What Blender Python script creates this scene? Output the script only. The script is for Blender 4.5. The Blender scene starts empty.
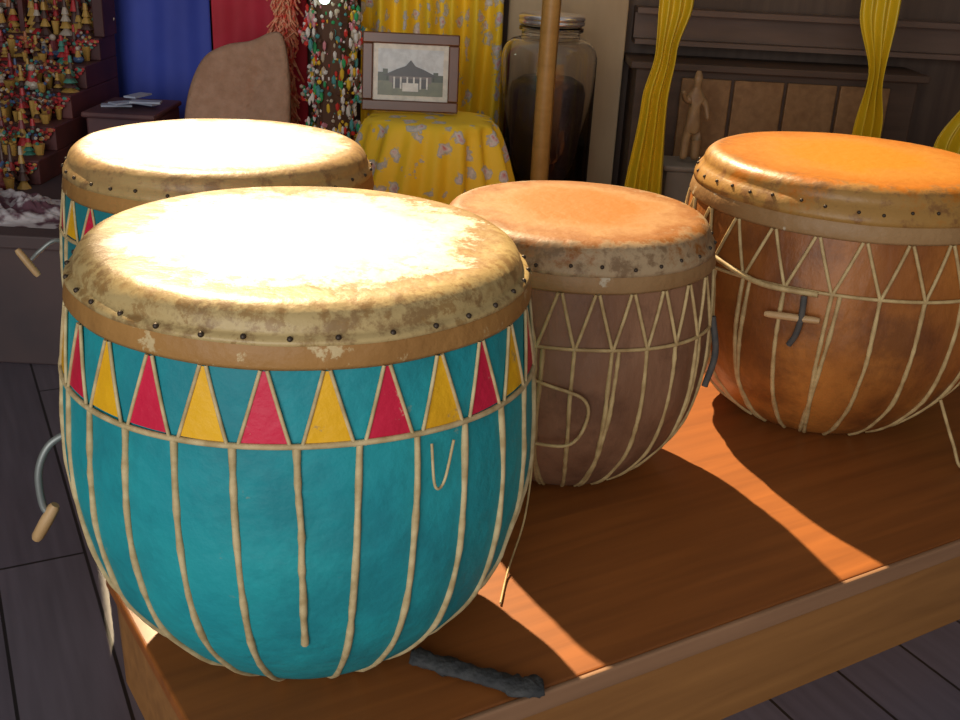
import bpy, bmesh, math, random
from mathutils import Vector, Matrix, noise
random.seed(7)
S=bpy.context.scene
S.view_settings.view_transform='Standard'
try: S.view_settings.look='None'
except: pass
COL=S.collection
# ---------------------------------------------------------------- materials
def mat(name,c1,c2=None,rough=.5,metal=0.0,scale=20,bump=0.0,bscale=None,stretch=(1,1,1),detail=6,lo=.35,hi=.65,spec=.5,emit=0,coat=0):
    m=bpy.data.materials.new(name); m.use_nodes=True
    nt=m.node_tree; N=nt.nodes; L=nt.links; b=N['Principled BSDF']
    b.inputs['Roughness'].default_value=rough; b.inputs['Metallic'].default_value=metal
    b.inputs['Specular IOR Level'].default_value=spec
    b.inputs['Coat Weight'].default_value=coat
    b.inputs['Base Color'].default_value=(*c1,1)
    tc=N.new('ShaderNodeTexCoord'); mp=N.new('ShaderNodeMapping'); mp.inputs['Scale'].default_value=stretch
    L.new(tc.outputs['Object'],mp.inputs['Vector'])
    if c2:
        n=N.new('ShaderNodeTexNoise'); n.inputs['Scale'].default_value=scale; n.inputs['Detail'].default_value=detail
        L.new(mp.outputs[0],n.inputs['Vector'])
        r=N.new('ShaderNodeValToRGB'); r.color_ramp.elements[0].position=lo; r.color_ramp.elements[1].position=hi
        r.color_ramp.elements[0].color=(*c1,1); r.color_ramp.elements[1].color=(*c2,1)
        L.new(n.outputs['Fac'],r.inputs[0]); L.new(r.outputs[0],b.inputs['Base Color'])
    if bump:
        n2=N.new('ShaderNodeTexNoise'); n2.inputs['Scale'].default_value=bscale or scale*2; n2.inputs['Detail'].default_value=5
        L.new(mp.outputs[0],n2.inputs['Vector'])
        bp=N.new('ShaderNodeBump'); bp.inputs['Strength'].default_value=bump; bp.inputs['Distance'].default_value=.01
        L.new(n2.outputs['Fac'],bp.inputs['Height']); L.new(bp.outputs[0],b.inputs['Normal'])
    if emit:
        b.inputs['Emission Color'].default_value=(*c1,1); b.inputs['Emission Strength'].default_value=emit
    return m

def add_spots(m,worn,scale,amount,soft=.03,fac=1.0):
    nt=m.node_tree; N=nt.nodes; L=nt.links; b=N['Principled BSDF']
    src=b.inputs['Base Color'].links[0].from_socket
    tc=N.new('ShaderNodeTexCoord'); n=N.new('ShaderNodeTexNoise'); n.inputs['Scale'].default_value=scale; n.inputs['Detail'].default_value=10; n.inputs['Roughness'].default_value=.7
    L.new(tc.outputs['Object'],n.inputs['Vector'])
    r=N.new('ShaderNodeValToRGB'); r.color_ramp.elements[0].position=amount-soft; r.color_ramp.elements[1].position=amount+.01
    r.color_ramp.elements[1].color=(fac,fac,fac,1)
    L.new(n.outputs['Fac'],r.inputs[0]); mx=N.new('ShaderNodeMixRGB'); L.new(r.outputs[0],mx.inputs[0]); L.new(src,mx.inputs[1]); mx.inputs[2].default_value=(*worn,1)
    L.new(mx.outputs[0],b.inputs['Base Color'])
    return m
def paint_mat(name,c1,c2,worn,rough=.6,amount=.72):
    return add_spots(mat(name,c1,c2,rough,scale=7,bump=.3,bscale=45,lo=.3,hi=.7,spec=.35),worn,26,amount)

def head_mat(name,R,inner,mid,edge,stain,rough,stops=(.50,.62,.70,.90),amp=.9,spec=.5,patch=0.0):
    """drum skin: middle paler from wear and from sun glare painted into the colour, stained broken ring, blotched rim"""
    m=bpy.data.materials.new(name); m.use_nodes=True
    nt=m.node_tree; N=nt.nodes; L=nt.links; b=N['Principled BSDF']; b.inputs['Roughness'].default_value=rough; b.inputs['Specular IOR Level'].default_value=spec
    tc=N.new('ShaderNodeTexCoord'); sx=N.new('ShaderNodeSeparateXYZ'); L.new(tc.outputs['Object'],sx.inputs[0])
    def mt(op,a,bb):
        n=N.new('ShaderNodeMath'); n.operation=op
        for i,v in enumerate((a,bb)):
            if hasattr(v,'links'): L.new(v,n.inputs[i])
            elif v is not None: n.inputs[i].default_value=v
        return n.outputs[0]
    rr=mt('SQRT',mt('ADD',mt('MULTIPLY',sx.outputs[0],sx.outputs[0]),mt('MULTIPLY',sx.outputs[1],sx.outputs[1])),None)
    rn=mt('DIVIDE',rr,R)
    n1=N.new('ShaderNodeTexNoise'); n1.inputs['Scale'].default_value=15; n1.inputs['Detail'].default_value=12; n1.inputs['Roughness'].default_value=.72
    L.new(tc.outputs['Object'],n1.inputs['Vector'])
    f=mt('ADD',rn,mt('MULTIPLY',mt('SUBTRACT',n1.outputs['Fac'],.5),amp))
    r=N.new('ShaderNodeValToRGB'); cr=r.color_ramp
    cr.elements[0].position=stops[0]; cr.elements[0].color=(*inner,1)
    cr.elements[1].position=stops[3]; cr.elements[1].color=(*edge,1)
    e=cr.elements.new(stops[1]); e.color=(*[a*.6+c*.4 for a,c in zip(inner,edge)],1)
    e=cr.elements.new(stops[2]); e.color=(*mid,1)
    L.new(f,r.inputs[0])
    n3=N.new('ShaderNodeTexNoise'); n3.inputs['Scale'].default_value=30; n3.inputs['Detail'].default_value=8; n3.inputs['Roughness'].default_value=.7
    L.new(tc.outputs['Object'],n3.inputs['Vector'])
    s=N.new('ShaderNodeValToRGB'); s.color_ramp.elements[0].position=.50; s.color_ramp.elements[1].position=.60; L.new(n3.outputs['Fac'],s.inputs[0])
    g=N.new('ShaderNodeMapRange'); g.inputs['From Min'].default_value=.80; g.inputs['From Max'].default_value=.95; L.new(rn,g.inputs['Value'])
    mm=mt('MULTIPLY',mt('MULTIPLY',s.outputs[0],g.outputs[0]),.8)
    mx=N.new('ShaderNodeMixRGB'); L.new(mm,mx.inputs[0]); L.new(r.outputs[0],mx.inputs[1]); mx.inputs[2].default_value=(*stain,1)
    out=mx.outputs[0]
    if patch:
        n4=N.new('ShaderNodeTexNoise'); n4.inputs['Scale'].default_value=34; n4.inputs['Detail'].default_value=12; n4.inputs['Roughness'].default_value=.75
        L.new(tc.outputs['Object'],n4.inputs['Vector'])
        s2=N.new('ShaderNodeValToRGB'); s2.color_ramp.elements[0].position=.53; s2.color_ramp.elements[1].position=.58; L.new(n4.outputs['Fac'],s2.inputs[0])
        g2=N.new('ShaderNodeMapRange'); g2.inputs['From Min'].default_value=.48; g2.inputs['From Max'].default_value=.75; L.new(rn,g2.inputs['Value'])
        m2=mt('MULTIPLY',mt('MULTIPLY',s2.outputs[0],g2.outputs[0]),patch)
        mx2=N.new('ShaderNodeMixRGB'); L.new(m2,mx2.inputs[0]); L.new(out,mx2.inputs[1]); mx2.inputs[2].default_value=(*mid,1); out=mx2.outputs[0]
    L.new(out,b.inputs['Base Color'])
    bp=N.new('ShaderNodeBump'); bp.inputs['Strength'].default_value=.35; bp.inputs['Distance'].default_value=.004
    n2=N.new('ShaderNodeTexNoise'); n2.inputs['Scale'].default_value=60; n2.inputs['Detail'].default_value=6
    L.new(tc.outputs['Object'],n2.inputs['Vector']); L.new(n2.outputs['Fac'],bp.inputs['Height']); L.new(bp.outputs[0],b.inputs['Normal'])
    return m

# ---------------------------------------------------------------- mesh helpers
def obj(name,me,mats,parent=None,loc=(0,0,0),smooth=True):
    o=bpy.data.objects.new(name,me); COL.objects.link(o)
    for m in (mats if isinstance(mats,(list,tuple)) else [mats]): me.materials.append(m)
    o.location=loc
    if parent: o.parent=parent
    if smooth and hasattr(me,'polygons'):
        for p in me.polygons: p.use_smooth=True
    return o
def empty(name,loc=(0,0,0),rot=(0,0,0)):
    e=bpy.data.objects.new(name,None); e.empty_display_size=.05; COL.objects.link(e); e.location=loc; e.rotation_euler=rot; return e
def mesh(name,v,f):
    me=bpy.data.meshes.new(name); me.from_pydata([tuple(x) for x in v],[],f); me.update(); return me
_ico={}
def ico_t(sub):
    if sub not in _ico:
        b=bmesh.new(); bmesh.ops.create_icosphere(b,subdivisions=sub,radius=1); b.verts.ensure_lookup_table()
        _ico[sub]=([tuple(v.co) for v in b.verts],[tuple(v.index for v in f.verts) for f in b.faces]); b.free()
    return _ico[sub]
class Acc:
    """fast accumulator joining many small shapes into one mesh"""
    def __init__(s): s.v=[];s.f=[];s.m=[]
    def ball(s,c,r,mi=0,sc=(1,1,1),sub=1):
        V,F=ico_t(sub); o=len(s.v)
        s.v+=[(c[0]+r*sc[0]*x,c[1]+r*sc[1]*y,c[2]+r*sc[2]*z) for x,y,z in V]
        s.f+=[tuple(i+o for i in f) for f in F]; s.m+=[mi]*len(F)
    def cone(s,c,r1,r2,h,mi=0,n=10):
        o=len(s.v)
        for r,z in ((r1,-h/2),(max(r2,1e-4),h/2)):
            s.v+=[(c[0]+r*math.cos(6.28318*i/n),c[1]+r*math.sin(6.28318*i/n),c[2]+z) for i in range(n)]
        for i in range(n):
            j=(i+1)%n; s.f.append((o+i,o+j,o+n+j,o+n+i))
        s.f.append(tuple(o+n+i for i in range(n))); s.f.append(tuple(o+i for i in range(n))[::-1]); s.m+=[mi]*(n+2)
    def make(s,name,mats,parent=None,smooth=False):
        me=mesh(name,s.v,s.f); me.polygons.foreach_set('material_index',s.m)
        return obj(name,me,mats,parent,smooth=smooth)
def lathe(name,prof,mats,parent,seg=96,jit=0,loc=(0,0,0)):
    v=[];f=[]
    for k,(r,z) in enumerate(prof):
        for i in range(seg):
            a=2*math.pi*i/seg
            rr=r
            if jit and r>.02: rr+=jit*(noise.noise(Vector((math.cos(a)*3,math.sin(a)*3,z*20)))) 
            v.append((rr*math.cos(a),rr*math.sin(a),z))
    for k in range(len(prof)-1):
        for i in range(seg):
            j=(i+1)%seg
            f.append((k*seg+i,k*seg+j,(k+1)*seg+j,(k+1)*seg+i))
    me=mesh(name,v,f); bm=bmesh.new(); bm.from_mesh(me)
    bmesh.ops.remove_doubles(bm,verts=bm.verts,dist=1e-6); bmesh.ops.recalc_face_normals(bm,faces=bm.faces); bm.to_mesh(me); bm.free()
    return obj(name,me,mats,parent,loc)
def tube(name,paths,rad,m,parent=None,loc=(0,0,0)):
    cu=bpy.data.curves.new(name,'CURVE'); cu.dimensions='3D'; cu.bevel_depth=rad; cu.bevel_resolution=2; cu.use_fill_caps=True
    for p in paths:
        s=cu.splines.new('POLY'); s.points.add(len(p)-1)
        for i,q in enumerate(p):
            s.points[i].co=(q[0],q[1],q[2],1)
            s.points[i].radius=q[3] if len(q)>3 else 1
    tmp=bpy.data.objects.new('tmp',cu); COL.objects.link(tmp)
    me=bpy.data.meshes.new_from_object(tmp); bpy.data.objects.remove(tmp); me.name=name
    me.materials.clear()
    return obj(name,me,m,parent,loc)
def crom(pts,n=8):
    P=[Vector(p) for p in pts]; P=[P[0]*2-P[1]]+P+[P[-1]*2-P[-2]]; out=[]
    for i in range(1,len(P)-2):
        for k in range(n):
            t=k/n; a,b,c,d=P[i-1:i+3]
            out.append(.5*((2*b)+(c-a)*t+(2*a-5*b+4*c-d)*t*t+(3*b-a-3*c+d)*t**3))
    out.append(P[-2]); return out
def addbox(bm,lo,hi,mi=0,rot=None,piv=None):
    vs=[bm.verts.new((x,y,z)) for x in (lo[0],hi[0]) for y in (lo[1],hi[1]) for z in (lo[2],hi[2])]
    if rot: bmesh.ops.rotate(bm,verts=vs,cent=piv or ((lo[0]+hi[0])/2,(lo[1]+hi[1])/2,(lo[2]+hi[2])/2),matrix=rot)
    for q in ((0,1,3,2),(4,6,7,5),(0,4,5,1),(2,3,7,6),(0,2,6,4),(1,5,7,3)):
        fc=bm.faces.new([vs[i] for i in q]); fc.material_index=mi
    return vs
def boxes(name,lst,mats,parent=None,bev=0,loc=(0,0,0)):
    bm=bmesh.new()
    for b in lst: addbox(bm,*b)
    bmesh.ops.recalc_face_normals(bm,faces=bm.faces)
    me=bpy.data.meshes.new(name); bm.to_mesh(me); bm.free()
    o=obj(name,me,mats,parent,loc,smooth=False)
    if bev:
        md=o.modifiers.new('b','BEVEL'); md.width=bev; md.segments=2; md.limit_method='ANGLE'
    return o

# ---------------------------------------------------------------- drums
PROF=[(0,.47),(.05,.60),(.11,.715),(.24,.885),(.4,.977),(.55,1),(.72,.98),(.88,.940),(1,.90)]
def make_R(H,Rm):
    pts=[(z*H,r*Rm) for z,r in PROF]
    def R(z):
        z=max(0,min(H,z))
        for i in range(len(pts)-1):
            if pts[i][0]<=z<=pts[i+1][0]:
                p1,p2=pts[i],pts[i+1]; p0=pts[i-1] if i else (2*p1[0]-p2[0],2*p1[1]-p2[1]); p3=pts[i+2] if i+2<len(pts) else (2*p2[0]-p1[0],2*p2[1]-p1[1])
                h=p2[0]-p1[0]; t=(z-p1[0])/h
                m1=(p2[1]-p0[1])/(p2[0]-p0[0])*h; m2=(p3[1]-p1[1])/(p3[0]-p1[0])*h
                return (2*t**3-3*t*t+1)*p1[1]+(t**3-2*t*t+t)*m1+(-2*t**3+3*t*t)*p2[1]+(t**3-t*t)*m2
        return pts[-1][1]
    return R
nail_m=mat('nail_iron',(.05,.035,.025),rough=.5,metal=.5)
def drum(loc,H,Rm,zb,zt,zr,npitch,a_ref,M,tri=False,cord_r=.004,head_r=1.0,short=(),tilt=(0,0)):
    root=empty('barrel_drum',loc,(tilt[0],tilt[1],0)); R=make_R(H,Rm)
    pr=[(0.0001,.004),(R(0)*.9,.002),(R(0)-.004,0)]
    n=40
    for i in range(n+1):
        z=.004+(zb+.006-.004)*i/n; pr.append((R(z),z))
    lathe('shell',pr,M['body'],root,jit=.002)
    o=.004
    lathe('hoop_band',[(R(zb)-.004,zb-.001),(R(zb)+o-.002,zb-.002),(R(zb)+o,zb+.002),(R(zt)+o,zt-.002),(R(zt)+o-.001,zt),(R(zt)-.004,zt)],M['band'],root,jit=.002)
    # skin head pulled smoothly over the shoulder, hem just overlapping the hoop
    rt=R(H)*head_r+.004; r0=R(zt)+.0048; pr=[(R(zt)+.003,zt-.0025),(r0,zt-.002)]
    sh=.024; zc=H-sh
    for i in range(1,5):
        t=i/5; pr.append((r0+(rt-r0)*t*t,zt+(zc-zt)*t))
    for i in range(11):
        a=math.pi/2*i/10; pr.append((rt-sh*1.1+sh*1.1*math.cos(a),zc+sh*math.sin(a)))
    ri=rt-sh*1.1
    for i in range(1,15):
        t=i/14; pr.append((ri*(1-t)+.0001*t,H+.004*math.sin(math.pi/2*t)))
    lathe('skin_head',pr,M['head'],root,seg=160,jit=.002)
    ac=Acc(); nn=int(2*math.pi*Rm/.044); t=.62
    for i in range(nn):
        a=2*math.pi*i/nn+random.uniform(-.02,.02); tt=t+random.uniform(-.15,.15); z=zt+(zc-zt)*tt; r=r0+(rt-r0)*tt*tt+.0005
        ac.ball((r*math.cos(a),r*math.sin(a),z),.0028,0,sub=2)
    ac.make('nails',[nail_m],root,True)
    P=2*math.pi/npitch
    def pt(a,z,off=.002,s=1): r=R(z)+off; return (r*math.cos(a),r*math.sin(a),z,s)
    wob=random.uniform(-1,1)
    zz=lambda a: zr+.0025*math.sin(3*a+wob)
    ring=[pt(2*math.pi*i/180,zz(2*math.pi*i/180)) for i in range(181)]
    paths=[]
    for k in range(npitch):
        a=a_ref+P*(k+.5); zend=.006; 
        if k in short: zend=.13
        d1=random.uniform(-.02,.02); d2=random.uniform(-.05,.05)
        reps=1 if (tri or random.random()<.6) else 2
        for rp in range(reps):
            q=[]
            off=.045*rp
            for i in range(26):
                t=i/25; z=zz(a)+(zend-zz(a))*t
                q.append(pt(a+d1*math.sin(3*t)+(d2-off*2.2)*t*t+off+.006*noise.noise(Vector((k*3.1,t*4,0))),z,.0005,random.uniform(.8,1.15)))
            paths.append(q)
    tube('tension_cords',paths,cord_r,M['cord'],root)
    tube('ring_cord',[ring],cord_r*.8,M['cord'],root)
    zz_p=[]
    w=P*.42 if tri else P*.5
    for k in range(npitch):
        a=a_ref+P*k
        for s in (-1,1):
            q=[]
            for i in range(9):
                t=i/8; q.append(pt(a+s*(w*(1-t)+.012*t),zr+(zb-.002-zr)*t,.002))
            zz_p.append(q)
    tube('zigzag_cords',zz_p,cord_r*(.5 if tri else .75),M['cord'],root)
    if tri:
        for ci,nm in ((0,'red_triangles'),(1,'yellow_triangles')):
            v=[];f=[]
            for k in range(ci,npitch,2):
                a=a_ref+P*k; b0=len(v); nr=10; nc=6
                for i in range(nr+1):
                    t=i/nr; z=zr+.003+(zb-.006-zr)*t; hw=w*(1-t)*.97+.009*t
                    for j in range(nc+1):
                        s=-1+2*j/nc; r=R(z)+.0016; v.append((r*math.cos(a+s*hw),r*math.sin(a+s*hw),z))
                for i in range(nr):
                    for j in range(nc):
                        q=b0+i*(nc+1)+j; f.append((q,q+1,q+nc+2,q+nc+1))
            obj(nm,mesh(nm,v,f),M['red' if ci==0 else 'yel'],root)
    return root,R
cord_cream=mat('cord_cream',(.58,.46,.25),(.38,.28,.13),rough=.7,scale=60)
cord_tan=mat('cord_tan',(.55,.41,.19),(.36,.24,.10),rough=.6,scale=50)
teal=add_spots(paint_mat('teal_paint',(.008,.24,.29),(.018,.33,.36),(.16,.28,.24),amount=.69),(.008,.14,.18),5,.60,.14,.5)
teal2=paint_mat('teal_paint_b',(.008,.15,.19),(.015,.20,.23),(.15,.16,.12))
red=paint_mat('red_paint',(.62,.014,.06),(.44,.01,.035),(.6,.35,.25),.5,.66)
yel=paint_mat('yellow_paint',(.80,.45,.01),(.62,.31,.01),(.42,.27,.08),.5,.65)
band_o=paint_mat('band_ochre',(.38,.20,.06),(.25,.12,.035),(.52,.40,.21),.5,.62)
band_t=paint_mat('band_tan',(.36,.22,.10),(.24,.13,.05),(.5,.42,.3),.5,.66)
brown=add_spots(mat('body_brown',(.28,.145,.082),(.18,.085,.045),rough=.55,scale=10,stretch=(1,1,.5),bump=.35,bscale=40,spec=.35),(.11,.05,.028),9,.60,.12,.6)
amber=add_spots(mat('body_amber',(.42,.155,.03),(.21,.065,.013),rough=.45,scale=8,stretch=(1,1,.5),bump=.3,bscale=40,spec=.4),(.09,.03,.01),7,.60,.14,.6)
headA=head_mat('skin_cream',.228,(.85,.81,.72),(.26,.145,.045),(.46,.34,.15),(.20,.11,.04),.45,(.55,.76,.82,.94),.95,patch=.75)
headB=head_mat('skin_cream_b',.225,(.85,.80,.70),(.34,.20,.08),(.40,.27,.11),(.20,.11,.05),.45,(.68,.82,.88,1.0),.7)
headC=head_mat('skin_orange',.192,(.36,.14,.022),(.25,.09,.015),(.40,.29,.17),(.17,.10,.05),.50,(.40,.66,.90,1.10),.9,spec=.3)
headD=head_mat('skin_amber',.238,(.50,.19,.010),(.40,.13,.008),(.35,.19,.05),(.20,.09,.03),.42,(.40,.62,.90,1.1),.8,spec=.4)
D2R=math.radians
M1=dict(body=teal,band=band_o,head=headA,cord=cord_cream,red=red,yel=yel)
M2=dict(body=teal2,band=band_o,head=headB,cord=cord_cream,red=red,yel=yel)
M3=dict(body=brown,band=band_t,head=headC,cord=cord_tan)
M4=dict(body=amber,band=band_t,head=headD,cord=cord_tan)
d1,R1=drum((-.190,1.066,0),.474,.252,.422,.444,.350,28,D2R(-88.5),M1,True,cord_r=.0036,head_r=.992,short=(0,))
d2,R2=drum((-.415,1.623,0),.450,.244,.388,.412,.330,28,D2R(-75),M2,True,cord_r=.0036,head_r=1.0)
d3,R3=drum((.131,1.51,0),.405,.211,.343,.366,.264,26,D2R(-85),M3,False,cord_r=.0032,head_r=1.0)
d4,R4=drum((.600,1.765,0),.452,.267,.376,.402,.290,24,D2R(-100),M4,False,cord_r=.0036,head_r=.985)

wood_lt=mat('toggle_wood',(.55,.36,.18),(.4,.24,.1),rough=.5,scale=30)
metal=mat('hook_metal',(.24,.26,.25),rough=.45,metal=.5)
rope_dk=mat('dark_rope',(.05,.05,.05),(.08,.07,.06),rough=.8,scale=60)
def peg(name,a,b,r,m,parent):
    a=Vector(a);b=Vector(b); mid=[a+(b-a)*t for t in (0,.08,.5,.92,1)]
    tube(name,[[(*p,s) for p,s in zip(mid,(.75,1,1.1,1,.75))]],r,m,parent)
tube('hook_wire',[crom([(-.236,-.03,.243),(-.252,-.04,.247),(-.272,-.05,.235),(-.284,-.055,.205),(-.284,-.055,.165),(-.276,-.055,.150)])],.0042,metal,d1)
peg('hook_toggle',(-.270,-.055,.165),(-.294,-.06,.122),.0065,wood_lt,d1)
tube('hook_wire',[crom([(-.238,.0,.265),(-.262,-.02,.285),(-.285,-.03,.27),(-.30,-.03,.255)])],.0035,metal,d2)
peg('hook_toggle',(-.322,-.03,.270),(-.292,-.03,.228),.0055,wood_lt,d2)
tube('hanging_loop',[crom([(-.10,-.190,.225),(-.04,-.214,.215),(.010,-.222,.200),(.016,-.221,.165),(-.007,-.221,.130),(-.07,-.205,.125)])],.0024,cord_tan,d3)
tube('hanging_thread',[crom([(-.052,-.210,.17),(-.052,-.222,.10),(-.06,-.27,.04),(-.08,-.34,.006),(-.09,-.41,.003)])],.0014,cord_tan,d3)
tube('lashing_cord',[crom([(-.271,.0,.335),(-.257,-.08,.315),(-.186,-.203,.292),(-.10,-.252,.290)])],.0045,cord_tan,d4)
peg('lashing_peg',(-.168,-.228,.248),(-.095,-.266,.254),.0055,wood_lt,d4)
tube('dark_rope',[crom([(-.118,-.246,.285),(-.120,-.255,.255),(-.122,-.250,.225),(-.128,-.243,.205)])],.0048,rope_dk,d4)
tube('loose_cord',[crom([(.14,-.205,.11),(.17,-.22,.04),(.19,-.235,.004),(.28,-.17,.004)])],.0028,cord_tan,d4)
tube('dark_rope',[crom([(.199,-.075,.275),(.209,-.08,.22),(.199,-.085,.17)])],.0048,rope_dk,d3)
tube('loose_thread',[crom([(.150,-.202,.34),(.155,-.217,.305),(.163,-.207,.305),(.17,-.202,.345)])],.0014,cord_cream,d1)

strap=mat('strap_black',(.025,.027,.03),(.06,.06,.06),rough=.85,scale=50,bump=.6,bscale=80)
pth=crom([(-.060,.985,.0),(-.03,.972,.0),(.0,.962,.0),(.035,.950,.0),(.065,.940,.0),(.088,.945,0)],8)
v=[];f=[];ns=10
for i,p in enumerate(pth):
    d=(pth[min(i+1,len(pth)-1)]-pth[max(i-1,0)]).normalized(); nrm=Vector((-d.y,d.x,0))
    t=i/(len(pth)-1); hw=.013+.005*noise.noise(Vector((t*9,1,0)))+(.004 if t>.7 else 0)
    if i in (0,len(pth)-1): hw*=.3
    for j in range(ns):
        a=2*math.pi*j/ns; q=p+nrm*hw*math.cos(a)*(1+.25*noise.noise(Vector((t*20,a,0))))
        v.append((q.x,q.y,.008+.0065*math.sin(a)*(1+.5*noise.noise(Vector((t*25,a*2,4))))))
for i in range(len(pth)-1):
    for j in range(ns):
        k=(j+1)%ns; f.append((i*ns+j,i*ns+k,(i+1)*ns+k,(i+1)*ns+j))
f.append(tuple(range(ns))[::-1]); f.append(tuple((len(pth)-1)*ns+j for j in range(ns)))
obj('black_cloth_strap',mesh('strap',v,f),strap)

# ---------------------------------------------------------------- platform
def wood_mat(name,c1,c2,rough,ang,sc=3,coat=0,spec=.5):
    m=bpy.data.materials.new(name); m.use_nodes=True
    nt=m.node_tree; N=nt.nodes; L=nt.links; b=N['Principled BSDF']; b.inputs['Roughness'].default_value=rough; b.inputs['Coat Weight'].default_value=coat; b.inputs['Specular IOR Level'].default_value=spec
    tc=N.new('ShaderNodeTexCoord'); mp=N.new('ShaderNodeMapping'); mp.vector_type='POINT'
    mp0=N.new('ShaderNodeMapping'); mp0.inputs['Rotation'].default_value=(0,0,-ang); L.new(tc.outputs['Object'],mp0.inputs['Vector'])
    mp.inputs['Scale'].default_value=(1,14,14); L.new(mp0.outputs[0],mp.inputs['Vector'])
    n=N.new('ShaderNodeTexNoise'); n.inputs['Scale'].default_value=sc; n.inputs['Detail'].default_value=8; n.inputs['Distortion'].default_value=.4
    L.new(mp.outputs[0],n.inputs['Vector'])
    r=N.new('ShaderNodeValToRGB'); r.color_ramp.elements[0].position=.3; r.color_ramp.elements[1].position=.7
    r.color_ramp.elements[0].color=(*c1,1); r.color_ramp.elements[1].color=(*c2,1)
    L.new(n.outputs['Fac'],r.inputs[0]); L.new(r.outputs[0],b.inputs['Base Color'])
    bp=N.new('ShaderNodeBump'); bp.inputs['Strength'].default_value=.08; bp.inputs['Distance'].default_value=.004
    L.new(n.outputs['Fac'],bp.inputs['Height']); L.new(bp.outputs[0],b.inputs['Normal'])
    return m
A33=D2R(31.2)
w_top=wood_mat('wood_platform_top',(.22,.072,.018),(.32,.105,.024),.42,A33,spec=.3)
w_side=wood_mat('wood_platform_side',(.24,.105,.03),(.34,.155,.045),.5,A33)
w_lip=wood_mat('wood_platform_lip',(.22,.12,.065),(.30,.165,.09),.4,A33)
poly=[(-.215,.764),(2.52,2.42),(2.52,3.28),(-.86,3.28),(-.86,2.1),(-.665,1.62),(-.457,1.120)]
def prism(name,poly,z0,z1,mats,parent=None,bev=0):
    bm=bmesh.new(); lo=[bm.verts.new((x,y,z0)) for x,y in poly]; hi=[bm.verts.new((x,y,z1)) for x,y in poly]
    bm.faces.new(hi); bm.faces.new(lo[::-1])
    for i in range(len(poly)):
        j=(i+1)%len(poly); bm.faces.new((lo[i],lo[j],hi[j],hi[i]))
    bmesh.ops.recalc_face_normals(bm,faces=bm.faces)
    me=bpy.data.meshes.new(name); bm.to_mesh(me); bm.free(); o=obj(name,me,mats,parent,smooth=False)
    if bev: md=o.modifiers.new('b','BEVEL'); md.width=bev; md.segments=3; md.limit_method='ANGLE'
    return o
plat=empty('wooden_platform')
prism('platform_top',poly,-.020,0,w_top,plat,bev=.004)
e2=Vector((-.518,.8554))
poly2=[(-.211,.776),(2.51,2.432),(2.51,3.275),(-.85,3.275),(-.85,2.11),(-.653,1.625),(-.445,1.124)]
prism('platform_body',poly2,-.17,-.020,w_side,plat)
a=Vector((-.215,.764)); b=Vector((2.52,2.42)); n=-e2*.008
prism('edge_trim',[tuple(p) for p in (a+n,b+n,b,a)],-.026,.001,w_lip,plat,bev=.003)

# ---------------------------------------------------------------- room
fm_=bpy.data.materials.new('floor_planks'); fm_.use_nodes=True
nt=fm_.node_tree;N=nt.nodes;L=nt.links;b=N['Principled BSDF'];b.inputs['Roughness'].default_value=.3
tc=N.new('ShaderNodeTexCoord');mp=N.new('ShaderNodeMapping');mp.inputs['Rotation'].default_value=(0,0,D2R(62));L.new(tc.outputs['Object'],mp.inputs[0])
br=N.new('ShaderNodeTexBrick');br.offset=.4;br.inputs['Scale'].default_value=1;br.inputs['Brick Width'].default_value=1.1;br.inputs['Row Height'].default_value=.13;br.inputs['Mortar Size'].default_value=.0025
br.inputs['Color1'].default_value=(.145,.125,.16,1);br.inputs['Color2'].default_value=(.18,.155,.19,1);br.inputs['Mortar'].default_value=(.02,.018,.02,1)
ns_=N.new('ShaderNodeTexNoise');ns_.inputs['Scale'].default_value=5;mp2=N.new('ShaderNodeMapping');mp2.inputs['Scale'].default_value=(1,14,1);L.new(mp.outputs[0],mp2.inputs[0]);L.new(mp2.outputs[0],ns_.inputs['Vector'])
mxx=N.new('ShaderNodeMixRGB');mxx.blend_type='MULTIPLY';mxx.inputs[0].default_value=.5
L.new(mp.outputs[0],br.inputs['Vector']);L.new(br.outputs['Color'],mxx.inputs[1]);L.new(ns_.outputs['Fac'],mxx.inputs[2]);L.new(mxx.outputs[0],b.inputs['Base Color'])
boxes('floor',[((-2.2,-2.0,-.22),(2.7,3.42,-.17))],fm_)
wallm=mat('wall_dark_wood',(.085,.055,.042),(.12,.08,.058),rough=.6,scale=3,stretch=(12,1,1))
YW=3.30; WX0,WX1,WZ0,WZ1=-1.475,.75,1.25,3.8  # opening is out of view, its edges set to shape the sunlight
boxes('wall_back',[((-2.2,YW,-.17),(2.7,YW+.1,WZ0)),((-2.2,YW,WZ1),(2.7,YW+.1,4.2)),((-2.2,YW,WZ0),(WX0,YW+.1,WZ1)),((WX1,YW,WZ0),(2.7,YW+.1,WZ1))],wallm)
boxes('added_window_1',[((WX0,YW+.02,WZ0),(WX0+.015,YW+.08,WZ1)),((WX1-.05,YW+.02,WZ0),(WX1,YW+.08,WZ1)),((WX0,YW+.02,WZ0),(WX1,YW+.08,WZ0+.05)),((WX0,YW+.02,WZ1-.05),(WX1,YW+.08,WZ1))],wood_lt)  # frame of the unseen window added to let the sun onto the drums
wallp=mat('wall_side',(.16,.12,.09),(.20,.15,.11),rough=.8,scale=4)
boxes('wall_left',[((-2.3,-.2,-.17),(-2.2,3.4,3.0))],wallp)
boxes('wall_right',[((2.7,-.2,-.17),(2.8,3.4,3.0))],wallp)

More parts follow.
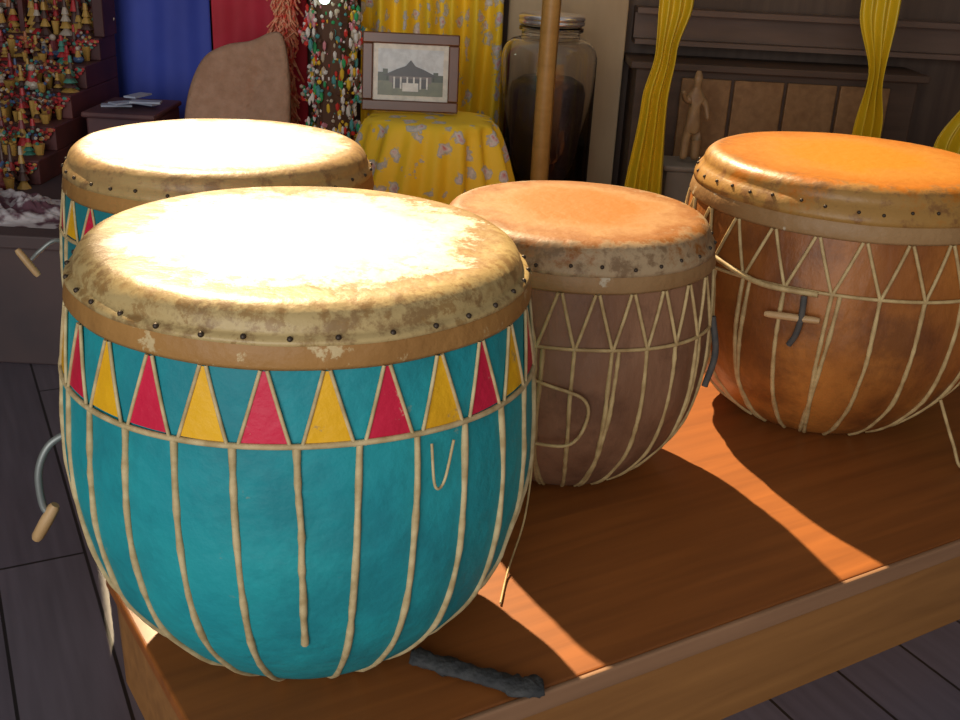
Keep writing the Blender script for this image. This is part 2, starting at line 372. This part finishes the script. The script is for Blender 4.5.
cabw=wood_mat('cabinet_wood',(.22,.115,.045),(.32,.18,.075),.5,D2R(90),3)
cabd=mat('cabinet_dark',(.07,.042,.028),(.10,.06,.04),rough=.5,scale=5,stretch=(1,1,8))
L_=[((.40,3.10,0),(1.20,3.29,.42),1)]
x=.53
while x<1.10:
    L_.append(((x,3.085,.05),(x+.14 if x<1.0 else 1.16,3.10,.40),0)); x+=.150
L_.append(((.38,3.07,.42),(1.22,3.29,.44),1))
boxes('wooden_cabinet',L_,[cabw,cabd],bev=.003)
shelfm=mat('shelf_dark_brown',(.13,.085,.065),(.17,.11,.085),rough=.5,scale=4,stretch=(1,1,6))
boxes('wall_shelf',[((.40,3.20,.475),(1.9,3.295,.488)),((.40,3.25,.488),(1.9,3.295,.56)),((.40,3.2,.56),(1.9,3.295,.575))],shelfm)
beige=mat('beige_post',(.56,.44,.28),(.46,.35,.22),rough=.7,scale=3,stretch=(4,4,1))
boxes('trim_1',[((.03,3.22,0),(.375,3.298,1.25))],beige,bev=.004)
pole=wood_mat('pole_wood',(.36,.20,.05),(.48,.28,.08),.45,0,3)
tube('wooden_pole',[[(.128,2.70,0),(.127,2.70,.4),(.130,2.70,.99)]],.023,pole)

# tall clear glass jar behind the middle drum
jar=empty('glass_jar',(.143,2.93,0))
gl=bpy.data.materials.new('clear_glass'); gl.use_nodes=True; b=gl.node_tree.nodes['Principled BSDF']
b.inputs['Transmission Weight'].default_value=1; b.inputs['Roughness'].default_value=.01; b.inputs['IOR'].default_value=1.5; b.inputs['Base Color'].default_value=(.97,.98,1,1)
outer=[(.0001,0),(.115,0),(.127,.012)]+[(.128,.03+.42*i/6) for i in range(7)]
for i in range(1,9):
    a=math.pi/2*i/8; outer.append((.080+.048*math.cos(a),.45+.055*math.sin(a)))
outer+=[(.078,.510),(.078,.520),(.086,.524),(.086,.532),(.078,.536)]
inner=[(.0755,.536),(.0755,.510)]
for i in range(8,-1,-1):
    a=math.pi/2*i/8; inner.append((.0785+.0465*math.cos(a),.45+.052*math.sin(a)))
inner+=[(.125,.016),(.0001,.010)]
lathe('glass_body',outer+inner,gl,jar,seg=72)
steel=mat('steel_lid',(.85,.87,.92),rough=.25,metal=.9)
lathe('lid',[(.0001,.538),(.084,.538),(.088,.541),(.088,.548),(.085,.550),(.088,.552),(.088,.559),(.080,.565),(.020,.570),(.012,.576),(.014,.582),(.008,.588),(.0001,.589)],steel,jar,seg=48)
cont=mat('dark_contents',(.022,.018,.026),(.05,.042,.055),rough=.35,scale=18,bump=.4)
lathe('contents',[(.0001,.014),(.095,.014),(.104,.03),(.104,.36),(.096,.385),(.07,.40),(.0001,.405)],cont,jar,seg=48,jit=.003)

# ---------------------------------------------------------------- cloth helpers
def curtain(name,keys,Y,m,pleats=5,amp=.018,nz=60,nu=60,ph=0,slope=0):
    keys=sorted(keys); v=[];f=[]
    def ev(z):
        for i in range(len(keys)-1):
            if keys[i][0]<=z<=keys[i+1][0]:
                t=(z-keys[i][0])/(keys[i+1][0]-keys[i][0]); t=t*t*(3-2*t)
                return [keys[i][k]+(keys[i+1][k]-keys[i][k])*t for k in (1,2)]
        return keys[-1][1:]
    z0,z1=keys[0][0],keys[-1][0]
    for i in range(nz+1):
        z=z0+(z1-z0)*i/nz; c,h=ev(z)
        for j in range(nu+1):
            u=j/nu
            v.append((c+h*(2*u-1),Y+amp*math.sin(2*math.pi*pleats*u+ph+.6*math.sin(z*9))+.3*amp*math.sin(17*u+z*5),z+.004*math.sin(9*u)+(.006 if i==0 else 0)))
    for i in range(nz):
        for j in range(nu):
            q=i*(nu+1)+j; f.append((q,q+1,q+nu+2,q+nu+1))
    o=obj(name,mesh(name,v,f),m); md=o.modifiers.new('s','SOLIDIFY'); md.thickness=.002
    return o
silk=mat('yellow_silk',(.74,.53,.02),(.62,.44,.015),rough=.35,scale=5)
curtain('yellow_curtain',[(1.0,.48,.09),(.62,.437,.042),(.50,.425,.026),(.38,.410,.032),(.10,.405,.050),(.01,.405,.055)],2.75,silk,3,.012)
curtain('yellow_curtain',[(1.0,.91,.10),(.63,.935,.048),(.46,.955,.017),(.34,.960,.034),(.18,.960,.052),(.01,.96,.06)],2.75,silk,3,.012)
curtain('yellow_curtain',[(1.0,1.42,.09),(.62,1.32,.05),(.46,1.24,.03),(.30,1.19,.05),(.01,1.18,.07)],2.75,silk,3,.012)
tube('curtain_rod',[[(.25,2.75,1.03),(1.7,2.75,1.03)]],.008,pole)

fl=bpy.data.materials.new('floral_yellow'); fl.use_nodes=True
nt=fl.node_tree;N=nt.nodes;L=nt.links;b=N['Principled BSDF'];b.inputs['Roughness'].default_value=.6
tc=N.new('ShaderNodeTexCoord');vo=N.new('ShaderNodeTexVoronoi');vo.inputs['Scale'].default_value=21
ns=N.new('ShaderNodeTexNoise');ns.inputs['Scale'].default_value=45;ns.inputs['Detail'].default_value=4;L.new(tc.outputs['Object'],ns.inputs['Vector'])
mv=N.new('ShaderNodeMixRGB');mv.inputs[0].default_value=.05;L.new(tc.outputs['Object'],mv.inputs[1]);L.new(ns.outputs['Color'],mv.inputs[2]);L.new(mv.outputs[0],vo.inputs['Vector'])
rp=N.new('ShaderNodeValToRGB');cr=rp.color_ramp
cr.elements[0].position=0;cr.elements[0].color=(.65,.12,.05,1);cr.elements[1].position=.60;cr.elements[1].color=(1.0,.68,.03,1)
for p_,c_ in ((.10,(.70,.40,.42,1)),(.22,(.75,.70,.66,1)),(.34,(.50,.50,.44,1)),(.40,(1.0,.68,.03,1))):
    e=cr.elements.new(p_);e.color=c_
L.new(vo.outputs['Distance'],rp.inputs[0]); L.new(rp.outputs[0],b.inputs['Base Color'])
curtain('floral_curtain',[(0.0,-.185,.205),(.6,-.185,.200),(1.24,-.185,.205)],3.14,fl,6,.024,nz=30,nu=120)

v=[];f=[];nu=180;nz=28;c=(-.150,2.62)
for i in range(nz+1):
    if i<5: s=i/5.; z=.335; hx=.145*max(s,.001);hy=.12*max(s,.001)
    else:
        t=(i-5)/(nz-5); z=.331-.327*t; hx=.148+.075*t**.8;hy=.123+.07*t**.8; am=.030*t**.35
    for j in range(nu):
        a=2*math.pi*j/nu; ca,sa=math.cos(a),math.sin(a); p=3.2
        k=(abs(ca)**p+abs(sa)**p)**(-1/p); q=1+am/hx*(.8*math.sin(7*a+2.5*math.sin(2*a)+t*1.8)+.45*math.sin(19*a+3*math.sin(a)+2*t)) if i>=5 else 1
        v.append((c[0]+hx*k*ca*q,c[1]+hy*k*sa*q,z))
for i in range(nz):
    for j in range(nu):
        k=(j+1)%nu; f.append((i*nu+j,i*nu+k,(i+1)*nu+k,(i+1)*nu+j))
obj('cloth_covered_stand',mesh('st',v,f),fl)
pf=empty('framed_photo',(-.205,2.64,.340),(D2R(-9),0,D2R(3)))
fw=mat('frame_wood',(.10,.035,.015),(.16,.06,.025),rough=.3,scale=8)
W,Hh,bw=.235,.185,.026
boxes('frame',[((-W/2,-.01,0),(W/2,.01,bw)),((-W/2,-.01,Hh-bw),(W/2,.01,Hh)),((-W/2,-.01,bw),(-W/2+bw,.01,Hh-bw)),((W/2-bw,-.01,bw),(W/2,.01,Hh-bw))],fw,pf,bev=.003)
cols=[(.70,.66,.55),(.60,.65,.67),(.035,.03,.03),(.75,.75,.70),(.16,.18,.10),(.16,.13,.12),(.05,.07,.035)]
pm=[mat('photo_ink_%d'%i,cc,[q*.8 for q in cc],rough=.3,scale=50,lo=.4,hi=.6) for i,cc in enumerate(cols)]
iw,ih=W/2-bw,Hh-bw
boxes('mat_board',[((-iw,.0,bw),(iw,.006,ih))],pm[0],pf)
a0=-iw+.012;a1=iw-.012;b0=bw+.012;b1=ih-.012
PL=[((a0,-.001,b0),(a1,.0,b1),0),((a0,-.0015,b0),(a1,-.001,b0+.036),1),((a0+.028,-.002,b0+.030),(a1-.028,-.0015,b0+.054),2),((a0+.036,-.0022,b0+.018),(a1-.036,-.0018,b0+.040),4),((a0+.060,-.0025,b0+.010),(a1-.060,-.002,b0+.030),3)]
for q in range(6): PL.append(((a0+.038+q*.016,-.0028,b0+.016),(a0+.042+q*.016,-.002,b0+.044),3))
for (u,h) in ((0,.018),(.012,.026),(.022,.014)):
    PL.append(((a0+u,-.0018,b0+.034),(a0+u+.012,-.0015,b0+.036+h),5)); PL.append(((a1-u-.012,-.0018,b0+.034),(a1-u,-.0015,b0+.036+h*.8),5))
boxes('printed_photo',PL,[pm[1],pm[4],pm[5],pm[3],pm[2],pm[6]],pf)
vv=[(a0+.012,-.003,b0+.046),(a1-.012,-.003,b0+.046),(a1-.046,-.003,b0+.062),(.012,-.003,b0+.070),(0,-.003,b0+.084),(-.012,-.003,b0+.070),(a0+.046,-.003,b0+.062)]
obj('printed_roof',mesh('pr',vv,[(0,1,2,3,4,5,6)]),pm[2],pf,smooth=False)

blue=mat('blue_cloth',(.055,.09,.50),(.04,.065,.40),rough=.7,scale=4)
redc=mat('red_cloth',(.65,.03,.07),(.50,.02,.04),rough=.7,scale=5)
curtain('blue_hanging',[(.005,-1.0,.155),(1.24,-1.0,.155)],3.25,blue,3,.006,nz=10)
curtain('red_hanging',[(.005,-.70,.14),(1.24,-.70,.14)],3.25,redc,3,.006,nz=10)
bd=mat('fabric_beige_brown',(.46,.28,.19),(.38,.22,.14),rough=.85,scale=40,bump=.4,bscale=120)
bm=bmesh.new()
out=crom([(-.83,.002,0),(-.84,.15,0),(-.83,.30,0),(-.79,.40,0),(-.73,.44,0),(-.66,.455,0),(-.60,.48,0),(-.57,.46,0),(-.552,.35,0),(-.55,.18,0),(-.555,.002,0)],6)
cxm=-.69; rings=[]
for s,dy in ((1,.0),(1.0,.012),(.97,.022),(.90,.028),(.6,.036),(.25,.040)):
    rings.append([bm.verts.new((cxm+(p.x-cxm)*s,2.86+.20*p.y-dy+.002*math.sin(p.x*60),max(.002,(p.y-.22)*s+.22) if p.y>.01 else .002)) for p in out])
for a,b in zip(rings,rings[1:]):
    for i in range(len(out)-1): bm.faces.new((a[i],a[i+1],b[i+1],b[i]))
bm.faces.new(rings[-1]); bm.faces.new(rings[0][::-1])
bmesh.ops.recalc_face_normals(bm,faces=bm.faces)
me=bpy.data.meshes.new('cushion');bm.to_mesh(me);bm.free();obj('upholstered_backrest',me,bd)
pth=[]
tins=mat('tinsel_red',(.75,.06,.04),(.85,.45,.25),rough=.3,scale=60)
for i in range(600):
    x=random.uniform(-.625,-.575); z=random.uniform(.09,1.2); l=.07
    pth.append([(x,3.12,z),(x+random.uniform(-.015,.015),3.12+random.uniform(-.03,.01),z-l*.5),(x+random.uniform(-.03,.03),3.12+random.uniform(-.03,.02),z-l)])
pth.append([(-.595,3.12,.0),(-.595,3.12,1.24)])
tube('tinsel_garland',pth,.003,tins)

cl=[(.7,.05,.04),(.05,.40,.15),(.85,.8,.75),(.85,.55,.05),(.1,.35,.35),(.75,.3,.35),(.12,.06,.04),(.60,.50,.38)]
bmats=[mat('bead_%d'%i,c,rough=.25) for i,c in enumerate(cl)]
tower=empty('beaded_offering_tower')
ac=Acc(); ac.cone((-.445,3.0,.48),.05,.045,.96,6,12)
for i in range(2600):
    tier=i%18; z=.02+tier*.05+random.uniform(-.022,.022); a=random.uniform(0,6.28); rad=(.092-.03*((tier%3)/2))*random.uniform(.75,1)
    ac.ball((-.445+rad*math.cos(a),3.0+rad*.75*math.sin(a),z),random.uniform(.0025,.0075),random.choice([0,1,2,2,7,7,6,3,4,5]),(1,1,random.choice((1,1,2,2.6))))
ac.make('beads',bmats,tower)
lamp=mat('lamp_bulb',(.75,1,.85),emit=4)
ac=Acc(); ac.ball((-.455,2.91,.575),.015,0,sub=3); ac.cone((-.455,2.91,.60),.010,.008,.03,0,16)
ac.make('light_bulb',[lamp],tower,True)
tube('bulb_cord',[[(-.455,2.91,.61),(-.455,2.93,.90),(-.455,3.0,.96)]],.002,nail_m,tower)

# ---------------------------------------------------------------- shrine at left
plm=mat('plinth_dark',(.055,.038,.042),(.08,.05,.05),rough=.6,scale=6)
boxes('display_plinth',[((-2.15,2.14,-.17),(-.89,3.20,.10)),((-2.17,2.12,.10),(-.88,3.20,.13))],plm,bev=.004)
sh=empty('ornate_shrine')
shm=mat('shrine_wood_dark',(.11,.03,.03),(.06,.018,.02),rough=.6,scale=9)
RX=-1.10
boxes('tiers',[((-2.0,2.55,.13),(RX,3.16,.19)),((-2.0,2.67,.19),(RX,3.16,.25)),((-2.0,2.79,.25),(RX,3.16,.31)),((-2.0,2.91,.31),(RX,3.16,.37)),((-2.0,3.03,.37),(RX,3.16,.43)),((-2.0,3.15,.43),(RX,3.18,1.2)),
 ((-1.125,3.06,.43),(RX+.005,3.15,1.2)),((-1.34,3.08,.43),(-1.325,3.15,1.2)),((-1.56,3.08,.43),(-1.545,3.15,1.2))],shm,sh,bev=.003)
fig_c=[(.42,.03,.035),(.06,.24,.19),(.46,.28,.07),(.46,.40,.33),(.18,.03,.04),(.42,.15,.06),(.06,.11,.24),(.08,.04,.035)]
fm=[mat('ornament_%d'%i,c,rough=.35) for i,c in enumerate(fig_c)]
NF=len(fm); ac=Acc()
for row,(yy,z0) in enumerate([(2.48,.13),(2.52,.13),(2.60,.19),(2.64,.19),(2.72,.25),(2.76,.25),(2.84,.31),(2.88,.31),(2.96,.37),(3.00,.37),(3.08,.43),(3.11,.43)]):
    x=-1.97
    while x<RX-.02:
        h=random.uniform(.05,.09)*(1.25 if row%2 else .8)*(1.6 if row>9 else 1); y=yy+random.uniform(-.02,.02); r=random.uniform(.007,.016)
        k=random.random(); c1_=random.randrange(NF)
        if k<.6:
            for t in range(5):
                ac.cone((x,y,z0+h*(.10+.2*t)),r*(1.6-.28*t),r*.35,h*.2,random.choice((c1_,2,0,c1_,7)),8)
        elif k<.7:
            ac.ball((x,y,z0+r),r*1.2,c1_,(1.2,1,.8),2); ac.cone((x,y,z0+r*2.2),r,r*.5,r*2.2,random.randrange(NF)); ac.ball((x,y,z0+r*3.8),r*.6,3,sub=2)
        else:
            ac.cone((x,y,z0+h*.25),r*.6,r,h*.5,2)
            for q in range(12): ac.ball((x+random.uniform(-.02,.02),y+random.uniform(-.02,.02),z0+h*.5+random.uniform(0,.04)),.005,random.randrange(NF))
        x+=random.uniform(.020,.032)
for i in range(3000):
    x=random.uniform(-1.98,RX-.01); z=random.uniform(.46,.95)
    ac.ball((x,3.145,z),random.uniform(.003,.010),random.choice((0,0,2,7,5,7,7,1,3,4)),(random.choice((1,2.2)),.6,random.choice((1,1.8))))
for row,(yy,z0) in enumerate([(2.54,.185),(2.66,.245),(2.78,.305),(2.90,.365),(3.02,.425)]):
    for i in range(420):
        t=i/420; x=-1.99+(RX+1.99)*t; d=.040*abs(math.sin(t*math.pi*9)); z=z0-d*random.random()
        ac.ball((x,yy+random.uniform(-.006,.002),z),random.uniform(.003,.006),0 if random.random()<.6 else random.choice((2,3,5,1)),(1.5,.6,1))
ac.make('ornaments',fm,sh)
v=[];f=[];n=60
for i in range(n+1):
    for j in range(n+1):
        x=i/n*2-1;y=j/n*2-1; d=max(0,1-(x*x+y*y)**.5)
        v.append((-1.16+x*.24,2.30+y*.12,.131+.07*d**.6*(.4+noise.noise(Vector((x*4,y*4,0)))*.7+.8*abs(noise.noise(Vector((x*9,y*9,3)))))))
for i in range(n):
    for j in range(n):
        q=i*(n+1)+j; f.append((q,q+n+1,q+n+2,q+1))
obj('crumpled_cloth',mesh('cc',v,f),mat('cloth_white',(.50,.47,.50),(.10,.04,.06),rough=.8,scale=18,lo=.45,hi=.55))
boxes('low_table',[((-1.07,2.80,.13),(-.89,3.04,.255)),((-1.08,2.79,.255),(-.885,3.05,.27))],mat('table_dark_red',(.12,.05,.05),(.07,.03,.04),rough=.6,scale=9),bev=.006)
pap=mat('paper_blue_white',(.45,.50,.62),(.30,.36,.50),rough=.6,scale=10)
bm=bmesh.new()
for k,(x,y,rz) in enumerate(((-1.02,2.90,.3),(-.95,2.92,-.4),(-.99,2.88,.9),(-.93,2.87,.1),(-.97,2.93,1.3))):
    addbox(bm,(x-.04,y-.018,.271+.006*k),(x+.04,y+.018,.2755+.006*k),0,Matrix.Rotation(rz,3,'Z'))
me=bpy.data.meshes.new('pp');bm.to_mesh(me);bm.free();obj('folded_papers',me,pap,smooth=False)

boxes('stone_block',[((.475,2.84,0),(.60,2.97,.185)),((.465,2.83,.185),(.61,2.98,.20))],mat('block_grey',(.20,.18,.14),(.26,.22,.18),rough=.8,scale=12),bev=.006)
cf=mat('carved_wood',(.40,.26,.12),(.26,.15,.07),rough=.5,scale=20)
def skin(name,edges,verts,rads,m,loc,sc=1):
    me=bpy.data.meshes.new(name); me.from_pydata([tuple(c*sc for c in q) for q in verts],edges,[]); o=bpy.data.objects.new(name,me); COL.objects.link(o); me.materials.append(m)
    sm=o.modifiers.new('sk','SKIN'); sl=me.skin_vertices[0].data
    for i,r in enumerate(rads): sl[i].radius=(r*sc,r*sc); sl[i].use_root=(i==0)
    sm.use_smooth_shade=True
    sb=o.modifiers.new('ss','SUBSURF'); sb.levels=2; sb.render_levels=2
    o.location=loc; return o
V=[(0,0,.13),(0,-.005,.18),(0,0,.22),(0,-.004,.245),(0,-.008,.27),(.018,0,.07),(.02,-.004,.0),(-.018,0,.07),(-.02,-.004,.0),(.035,-.01,.19),(.045,-.025,.14),(-.035,-.01,.2),(-.05,-.03,.235),(0,-.002,.30)]
E=[(0,1),(1,2),(2,3),(3,4),(0,5),(5,6),(0,7),(7,8),(2,9),(9,10),(2,11),(11,12),(4,13)]
RR=[.026,.022,.024,.010,.019,.018,.015,.016,.014,.011,.008,.011,.008,.008]
skin('carved_figurine',E,V,RR,cf,(.54,2.90,.205),.80)

# ---------------------------------------------------------------- lights
sun=bpy.data.lights.new('sun','SUN'); sun.energy=11.5; sun.angle=D2R(1.0); sun.color=(1,.76,.46)
so=bpy.data.objects.new('sun',sun); COL.objects.link(so)
el=D2R(42.5); dirv=Vector((.415*math.cos(el),-.91*math.cos(el),-math.sin(el)))
so.rotation_euler=dirv.to_track_quat('-Z','Y').to_euler(); so.location=(-1,4.5,4)
ar=bpy.data.lights.new('front_fill','AREA'); ar.energy=66; ar.size=2.2; ar.color=(1,.98,.95)  # added soft fill from the camera side, brightens the drum fronts
ao=bpy.data.objects.new('front_fill',ar); COL.objects.link(ao); ao.location=(-.9,-1.9,.95)
ao.rotation_euler=(Vector((0,1.8,.4))-Vector(ao.location)).to_track_quat('-Z','Y').to_euler()
w=bpy.data.worlds.new('World'); S.world=w; w.use_nodes=True
w.node_tree.nodes['Background'].inputs[0].default_value=(1,.95,.92,1); w.node_tree.nodes['Background'].inputs[1].default_value=.25

# ---------------------------------------------------------------- camera
cam=bpy.data.cameras.new('camera'); cam.sensor_width=36; cam.lens=1060/960*36; cam.clip_start=.02
co=bpy.data.objects.new('camera',cam); COL.objects.link(co)
co.matrix_world=Matrix.Translation((0,0,.783))@Matrix.Rotation(D2R(90-22.5),4,'X')@Matrix.Rotation(D2R(3),4,'Z')
S.camera=co
